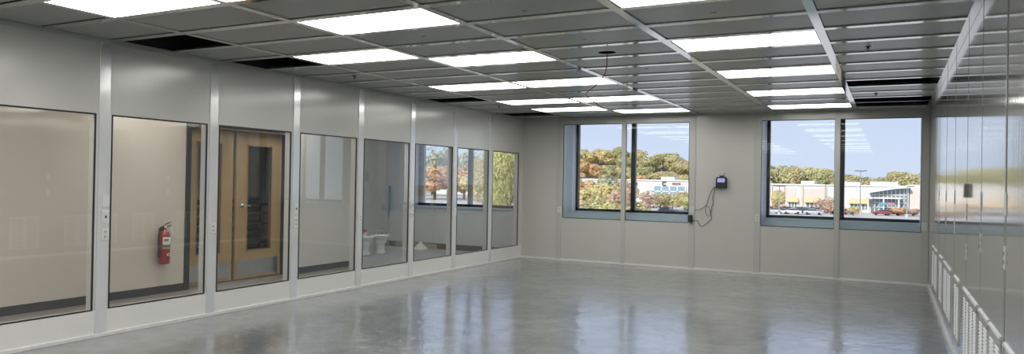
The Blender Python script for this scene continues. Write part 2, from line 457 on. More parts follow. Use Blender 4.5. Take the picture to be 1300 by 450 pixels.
put_lamp(-7.5, 11.9, 'unseen fill light panel added to the adjoining room, above the top of the glass', 'corridor ceiling panels', H - .082)
for y in (1.0, 3.4, 5.8, 8.2):  # unseen corridor lamps, added for their light on the wall
    c = dup(lamp0, (-7.20, y, H - .082), 0, 'unseen fill light panel added to the corridor, above the top of the glass', 'corridor ceiling panels', {'diffuser': 'corridor_lens'})

# sprinklers
def make_sprinkler(x, y, label):
    o = thing('sprinkler_head', label, 'sprinkler', (x, y, H + .006), 0, 'ceiling sprinklers'); o.scale = (.7, .7, .62)
    MB().lathe([(.035, 0), (.034, -.008), (.012, -.012), (.012, -.03)], seg=16).build('escutcheon', 'dark_metal', o)
    MB().tube([(-.013, 0, -.02), (-.016, 0, -.04), (0, 0, -.058), (.016, 0, -.04), (.013, 0, -.02)], .004, 6).build('yoke', 'dark_metal', o)
    MB().lathe([(.03, -.058), (.03, -.062)], seg=14).build('deflector', 'dark_metal', o)
make_sprinkler(-5.676, 6.886, 'small dark sprinkler head by the glass partition, nearer the viewer')
make_sprinkler(-5.617, 10.40, 'small dark sprinkler head by the glass partition, nearer the end wall')
make_sprinkler(-.188, 7.048, 'dark sprinkler head in front of the first black ceiling gap by the right wall')
make_sprinkler(-.183, 10.62, 'dark sprinkler head between the two black ceiling gaps by the right wall')
def cap(x, y, label):  # discs for dark specks on the tiles, taken as sprinkler caps
    tag(MB().lathe([(.022, H + .009), (.022, H + .004), (.012, H)], (x, y, 0), 14).build('sprinkler_cap', 'thermo'), label, 'sprinkler cap', 'small sprinkler caps')
cap(-2.344, 4.70, 'small grey round sprinkler cap on a ceiling tile, nearest of those in the unlit bay')
cap(-2.335, 5.84, 'small grey round sprinkler cap on the ceiling tile before the hanging wire')
cap(-1.129, 5.27, 'small grey round sprinkler cap on the tile just past a big lamp over the right side')
cap(-2.323, 7.58, 'small dark round sprinkler cap on the ceiling tile past the hanging wire')
cap(-3.552, 5.20, 'small grey round sprinkler cap on the tile just past the big lamp of the middle row')
# hole with a wire
hw = tag(MB().lathe([(.085, H + .0085), (.085, H + .005)], (-2.372, 6.50, 0), 24, 1, .8).build('cable_hole', 'void_black'), 'round black hole in a ceiling tile with a wire hanging out', 'ceiling hole')
pw = spline([(-2.372, 6.50, H + .01), (-2.372, 6.50, 2.60), (-2.385, 6.49, 2.50), (-2.46, 6.48, 2.40), (-2.56, 6.46, 2.31), (-2.50, 6.44, 2.25), (-2.42, 6.42, 2.20), (-2.36, 6.40, 2.16)], 6)
tag(MB().tube(pw, .0045, 6).build('hanging_wire', 'wire_red'), 'thin dark red wire hanging from the hole in the ceiling', 'wire')

# ------------------------------------------------------------------ wall plates
def plate(face, at, u, z, h, label, kind):
    """face: 'L','F','R' wall; a cover plate with two openings"""
    o = thing('outlet_plate' if kind == 'outlet' else 'switch_plate' if kind == 'switch' else 'blank_plate', label, 'wall plate', {'L': (at, u, z), 'F': (u, at, z), 'R': (at, u, z)}[face], {'L': PI / 2, 'F': 0, 'R': -PI / 2}[face], 'white cover plates on wall battens')
    MB().box((-.036, -.007 if face != 'R' else -.004, -h / 2), (.036, 0, h / 2)).build('cover', 'plate_white', o, bevel=.002)
    if kind == 'outlet':
        for dz in (-.022, .022):
            m = MB(); m.box((-.012, -.0085, dz - .008), (-.006, -.0065, dz + .008)); m.box((.006, -.0085, dz - .008), (.012, -.0065, dz + .008)); m.box((-.003, -.0085, dz - .014), (.003, -.0065, dz - .010))
            m.build('socket', 'plate_slot', o)
    elif kind == 'switch':
        m = MB(); m.box((-.008, -.014, -.012), (.008, -.0065, .012)); m.build('toggle', 'plate_slot', o, bevel=.002)
    return o
fl = XL + .0102
plate('L', fl, 4.245, 1.230, .108, 'blank cover plate, top of three on the nearest partition post', 'blank')
plate('L', fl, 4.245, 1.087, .118, 'switch plate, middle of three on the nearest partition post', 'switch')
plate('L', fl, 4.245, .929, .112, 'outlet plate, lowest of three on the nearest partition post', 'outlet')
plate('L', fl, 5.440, .924, .105, 'outlet plate on the post left of the wooden doors', 'outlet')
plate('L', fl, 6.650, 1.100, .14, 'upper plate on the post right of the wooden doors', 'switch')
plate('L', fl, 6.650, .940, .14, 'lower plate on the post right of the wooden doors', 'outlet')
plate('L', fl, 7.860, .940, .115, 'outlet plate on the post beside the toilets', 'outlet')
plate('L', fl, 9.068, 1.092, .11, 'upper plate on the post between the toilets and the trees', 'switch')
plate('L', fl, 9.068, .930, .115, 'lower plate on the post between the toilets and the trees', 'outlet')
plate('L', fl, 10.276, .960, .115, 'outlet plate on the second partition post from the far corner', 'outlet')
ff = D - .0142
plate('F', ff, -5.545, .957, .105, 'outlet plate on the end wall left of the first window', 'outlet')
plate('F', ff, -3.050, 1.045, .105, 'outlet plate feeding the network cable beside the first window', 'outlet')
plate('F', ff, -1.962, .938, .12, 'outlet plate on the end wall left of the second window', 'outlet')
plate('F', ff, .462, .90, .115, 'outlet plate on the end wall by the right corner', 'outlet')
fr_ = XR
for i, y in enumerate(BR[3:9]):
    for z, w in ((1.40, 'upper'), (1.13, 'lower')) if i != 2 else ((1.30, 'upper'), (1.0, 'lower')):
        plate('R', fr_, y, z, .12, '%s cover plate on the %s batten of the shiny wall, counted from the camera' % (w, ORD[i]), 'outlet' if w == 'lower' else 'blank')

# box on the shiny wall
o = thing('wall_control_box', 'small grey-brown control box on the shiny right wall', 'control box', (XR, 6.52, 1.465))
MB().box((-.030, -.035, -.055), (0, .035, .055)).build('housing', 'plate_white', o, bevel=.004)
MB().box((-.026, -.0375, -.047), (-.000, -.0345, .047)).build('cover', 'thermo', o)  # grey-brown end face, the room's reflection put into its colour
# return-air grilles
def make_grille():
    o = thing('return_air_grille', 'x', 'air grille')
    MB().prism([(.001, .0), (-.013, .0), (-.010, .012), (.001, .02)], 'y', -.245, .245).build('top_ledge', 'trim_white', o)
    m = MB(); m.box((-.006, -.245, -.53), (.001, -.225, 0)); m.box((-.006, .225, -.53), (.001, .245, 0)); m.box((-.006, -.245, -.53), (.001, .245, -.508)); m.box((-.006, -.035, -.53), (.001, .035, 0)); m.box((-.006, -.226, -.53), (.001, -.200, 0)); m.box((-.006, .200, -.53), (.001, .226, 0)); m.box((-.006, -.245, -.045), (.001, .245, -.02))
    m.build('frame', 'panel', o)
    MB().box((-.002, -.225, -.508), (.001, .225, -.045)).build('backing', 'plate_slot', o)
    for a, b in ((-.200, -.035), (.035, .200)):
        m = MB()
        for i in range(20):
            z = -.058 - i * .0222
            m.prism([(-.001, z), (-.010, z - .008), (-.010, z - .011), (-.001, z - .003)], 'y', a, b)
        m.build('louvre_bank', 'trim_white', o)
    return o
g0 = make_grille()
GY = [(3.55, 'x'), (4.17, 'x'), (4.80, ''), (5.35, ''), (5.97, ''), (6.50, ''), (7.40, ''), (8.33, ''), (8.86, ''), (9.67, ''), (10.66, ''), (11.27, '')]
for i, (y, _) in enumerate(GY):
    lab = 'white louvred air grille low on the shiny wall, %s from the far corner' % ORD[len(GY) - 1 - i]
    if i == 0: g0.location = (XR, y, .695); g0['label'] = lab; g0['group'] = 'air grilles along the shiny wall'
    else: dup(g0, (XR, y, .695), 0, lab, 'air grilles along the shiny wall')

# ------------------------------------------------------------------ device and cables on the end wall
o = thing('wall_monitor', 'black boxy monitor with a glowing lavender screen on the end wall', 'monitor', (-2.55, D, 1.42))
MB().prism([(-.088, 0), (.088, 0), (.088, .155), (.075, .19), (-.075, .19), (-.088, .155)], 'y', -.075, 0).build('case', 'black_plastic', o, bevel=.005)
MB().box((-.062, -.0775, .098), (.062, -.0745, .168)).build('screen', 'screen_glow', o)
MB().box((-.035, -.05, .19), (.03, -.02, .215)).build('connector', 'dark_metal', o, bevel=.003)
MB().tube([(.04, -.035, .19), (.04, -.035, .235), (.055, -.035, .25)], .006, 6).build('antenna', 'dark_metal', o)
yc = D - .016
c1 = spline([(-2.63, yc, 1.465), (-2.70, yc, 1.40), (-2.76, yc, 1.27), (-2.80, yc, 1.135), (-2.88, yc, 1.065), (-2.96, yc, 1.036), (-3.04, yc, 1.045)], 8)
tag(MB().tube(c1, .0042, 6).build('network_cable', 'cable_grey'), 'grey cable curving from the black monitor to the outlet above', 'cable')
lp = [(-2.80, yc - .01, 1.11), (-2.815, yc - .012, 1.03), (-2.785, yc - .014, .945), (-2.745, yc - .014, .94), (-2.735, yc - .012, 1.0), (-2.755, yc - .012, 1.08), (-2.80, yc - .01, 1.12)]
tag(MB().tube(spline(lp, 6), .004, 6).build('cable_loop', 'cable_grey'), 'narrow hanging loop of slack grey cable on the end wall', 'cable')
c2 = spline([(-2.615, yc, 1.437), (-2.665, yc, 1.42), (-2.67, yc, 1.34), (-2.70, yc, 1.25), (-2.69, yc, 1.166), (-2.725, yc, 1.03), (-2.715, yc, .896), (-2.79, yc, .812), (-2.872, yc, .754), (-2.92, yc, .80), (-2.95, yc, .845), (-3.035, yc, .852)], 6)
tag(MB().tube(c2, .0045, 6).build('power_cable', 'black_rubber'), 'thin black power cable sagging from the monitor to the black adapter', 'cable')
o = thing('power_adapter', 'black plug-in power adapter at the corner of the first window', 'adapter', (-3.065, D - .014, .885))
MB().box((-.032, -.055, -.062), (.032, 0, .062)).build('body', 'black_plastic', o, bevel=.012)
MB().box((-.012, -.045, -.078), (.012, -.02, -.058)).build('strain_relief', 'black_rubber', o, bevel=.004)

# ------------------------------------------------------------------ corridor and adjoining room
DO = (6.555, 8.33, 2.19)     # doorway y0, y1, head
YE = 9.90                    # end of the corridor wall
m = MB()
m.box((XC - .14, NEAR, 0), (XC, DO[0] - .01, ROOF)); m.box((XC - .14, DO[0] - .01, DO[2] - .07), (XC, DO[1] + .01, ROOF))
mw = MB(); mw.box((XC - .14, DO[1] + .01, 0), (XC, YE, ROOF)); struct(mw.build('wall_corridor_beyond', 'white_paint'), 'plain whitish corridor wall beyond the wooden doors', 'wall')
wc = struct(m.build('wall_corridor', 'tan_paint'), 'cream corridor wall seen through the glass partition', 'wall')
m = MB(); m.box((XC, NEAR, 0), (XC + .012, DO[0] - .075, .095)); m.box((XC, DO[1] + .05, 0), (XC + .012, YE + .012, .095)); m.box((XC - .14, YE, 0), (XC, YE + .012, .095))
struct(m.build('baseboard_corridor', 'cove_base', bevel=.004), 'black rubber base along the cream corridor wall', 'baseboard')
struct(MB().box((XA - .1, NEAR, H), (XL - WT, YB - .05, H + .05)).build('ceiling', 'trim_white'), 'white ceiling over the corridor and adjoining room', 'ceiling')
m = MB(); m.box((XA - .1, NEAR, -.2), (XA, YB - .05, ROOF))
struct(m.build('wall_adjoining', 'grey_paint'), 'pale grey side wall behind the toilets', 'wall')
struct(MB().box((XA, NEAR - .1, 0), (XL - WT, NEAR, ROOF)).build('wall_corridor_end', 'tan_paint'), 'wall closing the corridor out of view', 'wall')
m = MB(); m.box((XA, YE - .14, 0), (XC - .14, YE, ROOF))
struct(m.build('wall_partition', 'grey_paint'), 'cross wall between the door room and the toilet room', 'wall')
# lining below/around the adjoining window
a, b, c = OPEN[0]
m = MB(); yi = YB - .16
m.box((XA, yi, 0), (XL - WT, YB - .05, .90)); m.box((XA, yi, .90), (a, YB - .05, H)); m.box((b, yi, .90), (XL - WT, YB - .05, H))
wi = struct(m.build('wall_adjoining_far', 'grey_paint'), 'grey wall under the window of the adjoining room', 'wall')
MB().box((a - .03, yi - .03, .88), (b + .03, YB - .02, .915)).build('window_stool', 'reveal_steel', wi, bevel=.005)
struct(MB().box((XA, yi - .012, 0.004), (XL - WT, yi, .12)).build('baseboard_adjoining', 'cove_base'), 'dark base along the wall under the adjoining window', 'baseboard')

# double door
XD = XC - .19
m = MB(); m.box((XC - .24, DO[0] - .075, 0), (XC + .015, DO[0], DO[2] - .02)); m.box((XC - .24, DO[1], 0), (XC + .015, DO[1] + .03, DO[2] - .02)); m.box((XC - .24, DO[0] - .075, DO[2] - .06), (XC + .015, DO[1] + .03, DO[2] + .015))
df = struct(m.build('door_1', 'black_frame', bevel=.004), 'black metal frame around the pair of wooden doors', 'door frame')
def door(name, label, y0, y1, lite0, lite1, ang, hinge, handle):
    zt = DO[2] - .06
    o = thing(name, label, 'door', (XD, hinge, .012), ang)
    o['kind'] = 'structure'
    q = lambda y: y - hinge
    zl, zh = .385, 1.925
    m = MB(); t = .022
    m.box((-t, q(y0), 0), (t, q(lite0), zt)); m.box((-t, q(lite1), 0), (t, q(y1), zt)); m.box((-t, q(lite0), 0), (t, q(lite1), zl)); m.box((-t, q(lite0), zh), (t, q(lite1), zt))
    m.build('door_leaf', 'oak', o)
    m = MB()
    for s in (-1, 1):
        X0, X1 = s * (t - .002), s * (t + .006); w = .018
        m.box((X0, q(lite0) - .0, zl), (X1, q(lite0) + w, zh)); m.box((X0, q(lite1) - w, zl), (X1, q(lite1), zh)); m.box((X0, q(lite0), zl), (X1, q(lite1), zl + w)); m.box((X0, q(lite0), zh - w), (X1, q(lite1), zh))
    m.build('lite_frame', 'oak_edge', o)
    MB().box((-.004, q(lite0) + .005, zl + .005), (.004, q(lite1) - .005, zh - .005)).build('glass', 'clear_pane', o)
    MB().box((t - .001, q(y0) + .05, .045), (t + .003, q(y1) - .05, .27)).build('kick_plate', 'brushed_steel', o)
    hy = q(handle)
    if name == 'door_2': return o
    h = MB().lathe([(.032, 0), (.032, .008), (.012, .012), (.012, .055)], (t, hy, 1.045), 16, axis='x').build('handle', 'chrome', o, smooth=False)
    sg = 1
    MB().tube([(t + .05, hy, 1.045), (t + .052, hy + sg * .03, 1.045), (t + .05, hy + sg * .12, 1.04)], .009, 8).build('lever', 'chrome', h)
    return o
door('door_2', 'oak door with narrow glass lite, left leaf of the pair in the corridor', 6.575, 7.40, 6.78, 7.21, 0.0, 6.575, 7.34)
door('door_3', 'oak door with glass lite and lever handle, right leaf of the pair', 7.455, 8.322, 7.65, 8.135, 0.0, 8.322, 7.565)
# room behind the doors
struct(MB().box((-9.75, NEAR, 0), (-9.65, YE - .14, ROOF)).build('wall_store', 'grey_paint'), 'back wall of the dark room behind the wooden doors', 'wall')
o = thing('shelving_rack', 'dark shelving rack with pale shelf edges behind the door glass', 'shelving', (-9.3, 8.1, 0))
m = MB()
for i in range(7): m.box((-.28, -1.1, .12 + i * .15), (.26, 1.1, .135 + i * .15))
m.build('shelf_stack', 'dark_metal', o)
m = MB()
for i in range(7): m.box((.26, -1.1, .112 + i * .15), (.27, 1.1, .14 + i * .15))
m.build('edge_strips', 'shelf_edge', o)
for sx in (-.27, .25):
    for sy in (-1.1, 1.08): MB().box((sx, sy, 0), (sx + .02, sy + .02, 1.1)).build('upright', 'dark_metal', o)
MB().box((-.29, -1.1, .05), (-.28, 1.1, 1.1)).build('back_panel', 'dark_metal', o)

# fire extinguisher
o = thing('fire_extinguisher', 'red fire extinguisher hung on the cream corridor wall', 'fire extinguisher', (XC + .085, 6.125, .375))
MB().lathe([(.055, 0), (.064, .008), (.066, .03), (.066, .34), (.060, .375), (.042, .405), (.022, .42), (.02, .435)], seg=28).build('cylinder', 'red_paint', o, smooth=True)
MB().lathe([(.02, .433), (.022, .45), (.022, .475), (.014, .48)], seg=14).build('valve', 'dark_metal', o)
h = MB().prism([(-.012, .475), (.05, .50), (.085, .515), (.085, .523), (.04, .512), (-.012, .49)], 'x', -.010, .010).build('lever_handle', 'chrome', o)
MB().prism([(.01, .448), (.085, .47), (.085, .478), (.01, .46)], 'x', -.009, .009).build('carry_handle', 'dark_metal', o)
MB().lathe([(.018, 0), (.018, .012)], (.012, -.005, .462), 14, axis='x').build('gauge', 'paper', o)
MB().tube(spline([(0, -.015, .465), (.01, -.06, .45), (.012, -.085, .38), (.012, -.088, .25), (.012, -.082, .15)], 6), .0105, 8).build('hose', 'black_rubber', o, smooth=True)
MB().lathe([(.011, .09), (.016, .12), (.014, .17)], (.012, -.082, 0), 12).build('nozzle', 'black_plastic', o)
def curved(r, a0, a1, z0, z1, nm, mt, par, n=10):
    m = MB(); vs = []
    for i in range(n + 1):
        a = a0 + (a1 - a0) * i / n
        vs.append((m.bm.verts.new((r * math.cos(a), r * math.sin(a), z0)), m.bm.verts.new((r * math.cos(a), r * math.sin(a), z1))))
    for p, q in zip(vs, vs[1:]): m.bm.faces.new([p[0], q[0], q[1], p[1]])
    x = m.build(nm, mt, par, smooth=True); sd = x.modifiers.new('thick', 'SOLIDIFY'); sd.thickness = .001; sd.offset = 1
    return x
lb = curved(.0668, -.95, .75, .19, .335, 'instruction_label', 'paper', o)
curved(.0680, -.8, .1, .285, .318, 'print_block', 'print_grey', lb); curved(.0680, -.6, .5, .21, .225, 'print_block', 'print_grey', lb)
m = MB(); m.lathe([(.031, 0), (.031, .004)], (.0635, .015, .12), 18, 1, .62, axis='x')
em = m.build('round_emblem', 'paper', o)
MB().lathe([(.014, .0), (.014, .005)], (.0635, .015, .12), 14, 1, .62, axis='x').build('emblem_centre', 'red_paint', em)
curved(.0675, -PI, PI, .222, .240, 'strap', 'black_rubber', o, 28)
MB().box((-.085, -.02, .05), (-.064, .02, .44)).build('wall_bracket', 'dark_metal', o)
MB().prism([(.062, .44), (.095, .33), (.118, .34), (.085, .45)], 'x', .02, .022).build('inspection_tag', 'paper', o)

# toilets
def make_toilet(x, y, label):
    o = thing('toilet', label, 'toilet', (x, y, .004), 0, 'loose toilets in the adjoining room'); o.scale = (.86, .86, .9)
    prof = [(.125, 0), (.128, .012), (.112, .04), (.098, .11), (.105, .19), (.135, .235), (.138, .27), (.120, .285), (.175, .325), (.192, .365), (.19, .375)]
    off = [-.02, -.02, -.02, -.01, 0, .01, .02, .02, .03, .03, .03]
    MB().lathe(prof, seg=28, sx=1.0, sy=1.25).build('bowl', 'porcelain', o, smooth=True)
    MB().lathe([(.19, .375), (.2, .382), (.2, .398), (.188, .408)], seg=28, sx=1.0, sy=1.25).build('rim', 'porcelain', o, smooth=True)
    return o
t1 = make_toilet(-8.98, 11.28, 'white toilet bowl with a red cloth on it, half hidden by the post')
t2 = make_toilet(-9.0, 11.80, 'white toilet bowl with a metal flush pipe on it, standing clear of the post')
MB().tube(spline([(-.10, -.12, .41), (-.06, -.08, .47), (.0, .0, .50), (.05, .06, .47), (.06, .12, .42)], 6), .010, 8).build('flush_pipe', 'pole_grey', t2, smooth=True)
MB().tube(spline([(-.02, .06, .41), (0, .08, .44), (.03, .12, .46), (.05, .19, .43)], 6), .009, 8).build('supply_tube', 'dark_metal', t2, smooth=True)
o = tag(MB().lathe([(.05, 0), (.055, .01), (.055, .07), (.03, .085)], seg=16).build('plastic_jar', 'paper', loc=(-8.97, 11.25, .3712)), 'pale jar standing on the toilet half hidden by the post', 'jar')
m = MB(); m.box((-.075, -.075, 0), (.075, .075, .045)); o = m.build('red_cloth', 'rag_red', loc=(-8.97, 11.25, .4565)); sb = o.modifiers.new('s', 'SUBSURF'); sb.levels = 2; sb.render_levels = 2
tag(o, 'folded dark red cloth lying on top of the jar', 'cloth')
# pole, sheet and folded card in the same room
o = thing('cleaning_pole', 'blue-sleeved pole leaning upright against the wall behind the toilets', 'pole', (-9.82, YB - .25, .004))
MB().tube([(0, 0, 0), (.0, .015, .65)], .011, 8).build('shaft', 'pole_grey', o)
MB().tube([(0, .015, .64), (.0, .03, 1.33)], [.022, .022], 10).build('sleeve', 'pole_blue', o)
o = MB().prism([(-.55, 0), (.55, 0), (.55, .10), (-.50, .12)], 'y', -.008, .008).build('cardboard_sheet', 'cardboard', loc=(-9.1, YB - .24, .005)); o.rotation_euler = (-.1, 0, 0)
tag(o, 'low brown board standing on edge against the wall beside the toilets', 'board')
m = MB(); v = [m.bm.verts.new(p) for p in ((-.13, -.1, 0), (.13, -.1, 0), (.13, .1, 0), (-.13, .1, 0), (-.015, 0, .15), (.015, 0, .15))]
for f in ((0, 1, 5, 4), (2, 3, 4, 5), (1, 2, 5), (3, 0, 4), (0, 3, 2, 1)): m.bm.faces.new([v[i] for i in f])
tag(m.build('folded_card', 'paper', loc=(-8.85, 13.0, .004)), 'small pale tented card standing on the slab floor', 'card')

# ------------------------------------------------------------------ outside: ground, buildings, trees, cars
m = MB(); m.box((-420, YB + .25, LOT - .5), (200, 262, LOT))
struct(m.build('ground', 'asphalt'), 'pale car park around the white buildings', 'ground')
def hill():
    m = MB(); nx, ny = 60, 22; V = []
    for j in range(ny + 1):
        y = 236 + j * 9; row = []
        for i in range(nx + 1):
            x = -330 + i * 9
            tall = 1 / (1 + math.exp((x + 52) / 9))          # high ridge to the left, low to the right
            crest = (9.0 + 4.0 / (1 + math.exp((x + 100) / 8))) * tall + -1.0 * (1 - tall)
            t = max(0, min(1, (y - 258) / 62)); t = t * t * (3 - 2 * t)
            z = LOT - .3 + (crest - LOT) * t + .5 * math.sin(x * .11) * t
            row.append(m.bm.verts.new((x, y, z)))
        V.append(row)
    for j in range(ny):
        for i in range(nx): m.bm.faces.new([V[j][i], V[j][i + 1], V[j + 1][i + 1], V[j + 1][i]])
    return m.build('hill', 'earth', smooth=True)
struct(hill(), 'wooded rise behind the white buildings', 'hill')
def hz(x, y):
    tall = 1 / (1 + math.exp((x + 52) / 9)); crest = (9.0 + 4.0 / (1 + math.exp((x + 100) / 8))) * tall - 1.0 * (1 - tall)
    t = max(0, min(1, (y - 258) / 62)); t = t * t * (3 - 2 * t)
    return max(LOT, LOT - .3 + (crest - LOT) * t + .5 * math.sin(x * .11) * t)

def crown_mesh(name, seed, leaves, sx, sz, leaf, lobes=8):
    rr = random.Random(seed); bm = bmesh.new()
    L_ = [((rr.uniform(-.5, .5) * sx, rr.uniform(-.5, .5) * sx, rr.uniform(-.55, .55) * sz), rr.uniform(.38, .62)) for _ in range(lobes)] + [((0, 0, 0), .75)]
    for _ in range(leaves):
        (cx, cy, cz), s = rr.choice(L_)
        d = Vector((rr.gauss(0, 1), rr.gauss(0, 1), rr.gauss(0, 1))).normalized(); q = s * rr.uniform(.75, 1.02)
        p = Vector((cx + d.x * q * sx, cy + d.y * q * sx, cz + d.z * q * sz))
        n = (d + .6 * Vector((rr.uniform(-1, 1), rr.uniform(-1, 1), rr.uniform(-1, 1)))).normalized()
        u = n.cross(Vector((rr.uniform(-1, 1), rr.uniform(-1, 1), rr.uniform(-1, 1)))).normalized(); v = n.cross(u)
        w = leaf * rr.uniform(.6, 1.3)
        bm.faces.new([bm.verts.new(p + a * u * w + b * v * w) for a, b in ((-1, -.6), (.2, -1), (1, .5), (-.3, 1))])
    me = bpy.data.meshes.new(name); bm.to_mesh(me); bm.free(); me.materials.append(MATS['leaf_green']); return me
CM = [crown_mesh('crown_mesh', 1, 3200, 3.6, 3.3, .27, 13), crown_mesh('crown_mesh', 2, 3200, 3.2, 4.0, .27, 13), crown_mesh('crown_mesh', 3, 3000, 3.9, 3.0, .28, 13), crown_mesh('crown_mesh', 4, 15000, 3.3, 3.8, .10, 14), crown_mesh('crown_mesh', 5, 420, 3.2, 3.6, .34)]
def trunk_mesh():
    m = MB(); m.tube([(0, 0, 0), (.05, .03, 1.8), (-.05, 0, 3.6), (.1, .05, 5.5)], [.26, .20, .15, .07], 8)
    for k in range(5):
        a = k * 1.3; m.tube([(0, 0, 2.4 + .4 * k), (.8 * math.cos(a), .8 * math.sin(a), 3.5 + .4 * k), (1.7 * math.cos(a), 1.7 * math.sin(a), 4.6 + .4 * k)], [.10, .07, .03], 6)
    o = m.build('trunk', 'bark', smooth=True); return o
TR0 = trunk_mesh(); TRM = TR0.data; bpy.data.objects.remove(TR0)
def tree(x, y, z, h, w, leaf, form, label, group=None):
    """crown tops out about h above z"""
    o = thing('tree', label, 'tree', (x, y, z - .15), R.uniform(0, 6.28), group)
    s = h / 9.2; o.scale = (w / 8.0, w / 8.0, s)
    c = bpy.data.objects.new('crown', CM[form]); COL.objects.link(c); c.parent = o; c.location = (0, 0, 5.4)
    c.material_slots[0].link = 'OBJECT'; c.material_slots[0].material = MATS[leaf]
    t = bpy.data.objects.new('trunk', TRM); COL.objects.link(t); t.parent = o
    return o
CN = dict(leaf_green='green', leaf_olive='olive-green', leaf_yellow='yellow', leaf_orange='orange', leaf_rust='russet', leaf_bluegreen='dull blue-green', leaf_bright='bright green')
# high wooded ridge seen through the first window and the partition glass
for row, (Y, n) in enumerate(((264, 22), (282, 25), (304, 28))):
    x0, x1 = -.475 * Y, -.215 * Y
    for i in range(n):
        x = x0 + (x1 - x0) * (i + .5 + R.uniform(-.3, .3)) / n; y = Y + R.uniform(-6, 6)
        lf = R.choice(['leaf_olive', 'leaf_olive', 'leaf_green', 'leaf_yellow', 'leaf_bluegreen', 'leaf_yellow', 'leaf_green', 'leaf_orange' if x / y < -.30 else 'leaf_olive'])
        if row == 2 and x / y < -.405: lf = 'leaf_orange'
        k = max(0, min(1, (-.26 - x / y) / .15))
        h = (8.2, 7.6, 7.8)[row] + R.uniform(-1.3, 1.0)
        if x > -75 and row == 2: h *= .85
        tree(x, y, hz(x, y), h, R.uniform(7.6, 10.6), lf, R.randrange(3), '%s tree on the wooded ridge behind the low white building' % CN[lf], '%s trees on the ridge' % CN[lf])
# low tree line behind the second building
for row, (Y, n) in enumerate(((285, 13), (320, 13))):
    x0, x1 = -.17 * Y, .05 * Y
    for i in range(n):
        x = x0 + (x1 - x0) * (i + .5 + R.uniform(-.3, .3)) / n; y = Y + R.uniform(-5, 5)
        px = x / y
        lf = R.choice(['leaf_olive', 'leaf_yellow', 'leaf_green', 'leaf_olive']) if px < -.06 else R.choice(['leaf_olive', 'leaf_green', 'leaf_bluegreen', 'leaf_olive'])
        top = 10.6 if px < -.11 else 9.6 if px < -.07 else 6.4 if px < .0 else 7.4
        h = (top * .85 if row == 0 else top + .6) - hz(x, y) + R.uniform(-.9, .9)
        tree(x, y, hz(x, y), max(6, h), R.uniform(9, 13), lf, R.randrange(3), '%s tree in the tree line behind the building with the curved roof' % CN[lf], '%s trees in the tree line' % CN[lf])
# nearer planting before the low white building
near = [(-.405, 120, 6.6, 'leaf_orange', 0), (-.375, 135, 6.2, 'leaf_green', 1), (-.395, 100, 5.6, 'leaf_yellow', 2), (-.365, 112, 6.2, 'leaf_yellow', 0), (-.350, 128, 7.0, 'leaf_bluegreen', 1), (-.343, 105, 5.0, 'leaf_rust', 4), (-.335, 118, 6.2, 'leaf_rust', 4), (-.388, 86, 4.4, 'leaf_olive', 0), (-.366, 84, 4.2, 'leaf_bright', 2), (-.346, 82, 3.9, 'leaf_olive', 0),
        (-.322, 110, 5.0, 'leaf_olive', 1), (-.318, 92, 3.0, 'leaf_rust', 4), (-.300, 165, 6.0, 'leaf_rust', 4), (-.283, 188, 5.4, 'leaf_olive', 1), (-.266, 195, 5.2, 'leaf_yellow', 4), (-.2495, 190, 5.8, 'leaf_olive', 1), (-.2385, 165, 5.0, 'leaf_bright', 2), (-.41, 140, 7.2, 'leaf_rust', 4)]
desc = ['orange tree before the low building, closest to the left jamb', 'green tree half behind the orange one by the left jamb', 'low yellow tree at the left jamb of the first window', 'yellow tree midway in the left pane of the first window', 'dull green tree rising over the white facade, left of the window post', 'thin russet tree just left of the window post', 'pale russet tree behind the thin one left of the window post', 'olive shrub-like tree along the sill, left end', 'bright green low tree along the sill, mid pane', 'olive low tree along the sill beside the window post', 'olive tree seen right of the window post', 'small bare russet tree right of the window post', 'tall thin russet tree before the white wall with the dark mark', 'olive tree in front of the blue glass band', 'thin yellow tree before the blue glass band', 'olive tree covering the end of the blue glass band', 'bright green tree at the right jamb above the blue cars', 'bare russet tree at the far left before the facade']
for (a, Y, h, lf, fm), d in zip(near, desc): tree(a * Y, Y, LOT, h * (1.22 if a < -.33 else .92), h * .95 + 1.8, lf, fm, d)
# trees outside the adjoining room
TE = -2.4
struct(MB().prism([(-.80 * 84, 84), (-.485 * 84, 84), (-.485 * 175, 175), (-.80 * 175, 175)], 'z', LOT - .4, TE).build('terrace', 'asphalt'), 'raised pale pavement outside the adjoining room', 'ground')
adj = [(-.522, 60, 13.5, 5.6, 'leaf_bright', 3, 'large bright green tree close outside the last partition pane'), (-.556, 74, 10.5, 5.0, 'leaf_olive', 3, 'tall olive tree behind the bright one, nearer the middle pane'),
       (-.600, 126, 7.0, 9, 'leaf_orange', 1, 'orange tree beyond the middle pane of the adjoining window'), (-.655, 122, 7.2, 11, 'leaf_orange', 0, 'broad orange tree beyond the left pane of the adjoining window'), (-.688, 124, 6.2, 10, 'leaf_yellow', 2, 'yellow tree at the left edge of the adjoining window'), (-.63, 134, 7.6, 10, 'leaf_rust', 0, 'russet tree between the orange trees of the adjoining window'), (-.575, 118, 6.0, 8, 'leaf_yellow', 2, 'yellow tree left of the large bright green tree'),
       (-.66, 158, 12.5, 10, 'leaf_bluegreen', 4, 'tall blue-green tree rising behind the broad orange tree'), (-.625, 163, 13.5, 9, 'leaf_bluegreen', 4, 'thin blue-green tree rising over the russet tree'), (-.588, 152, 12, 9, 'leaf_bluegreen', 4, 'thin tall tree left behind the bright green tree'), (-.715, 146, 9, 12, 'leaf_olive', 0, 'olive tree beyond the left reveal of the adjoining window')]
for a, Y, h, w, lf, fm, d in adj: tree(a * Y, Y, TE if Y > 84 else LOT, h, w, lf, fm, d)
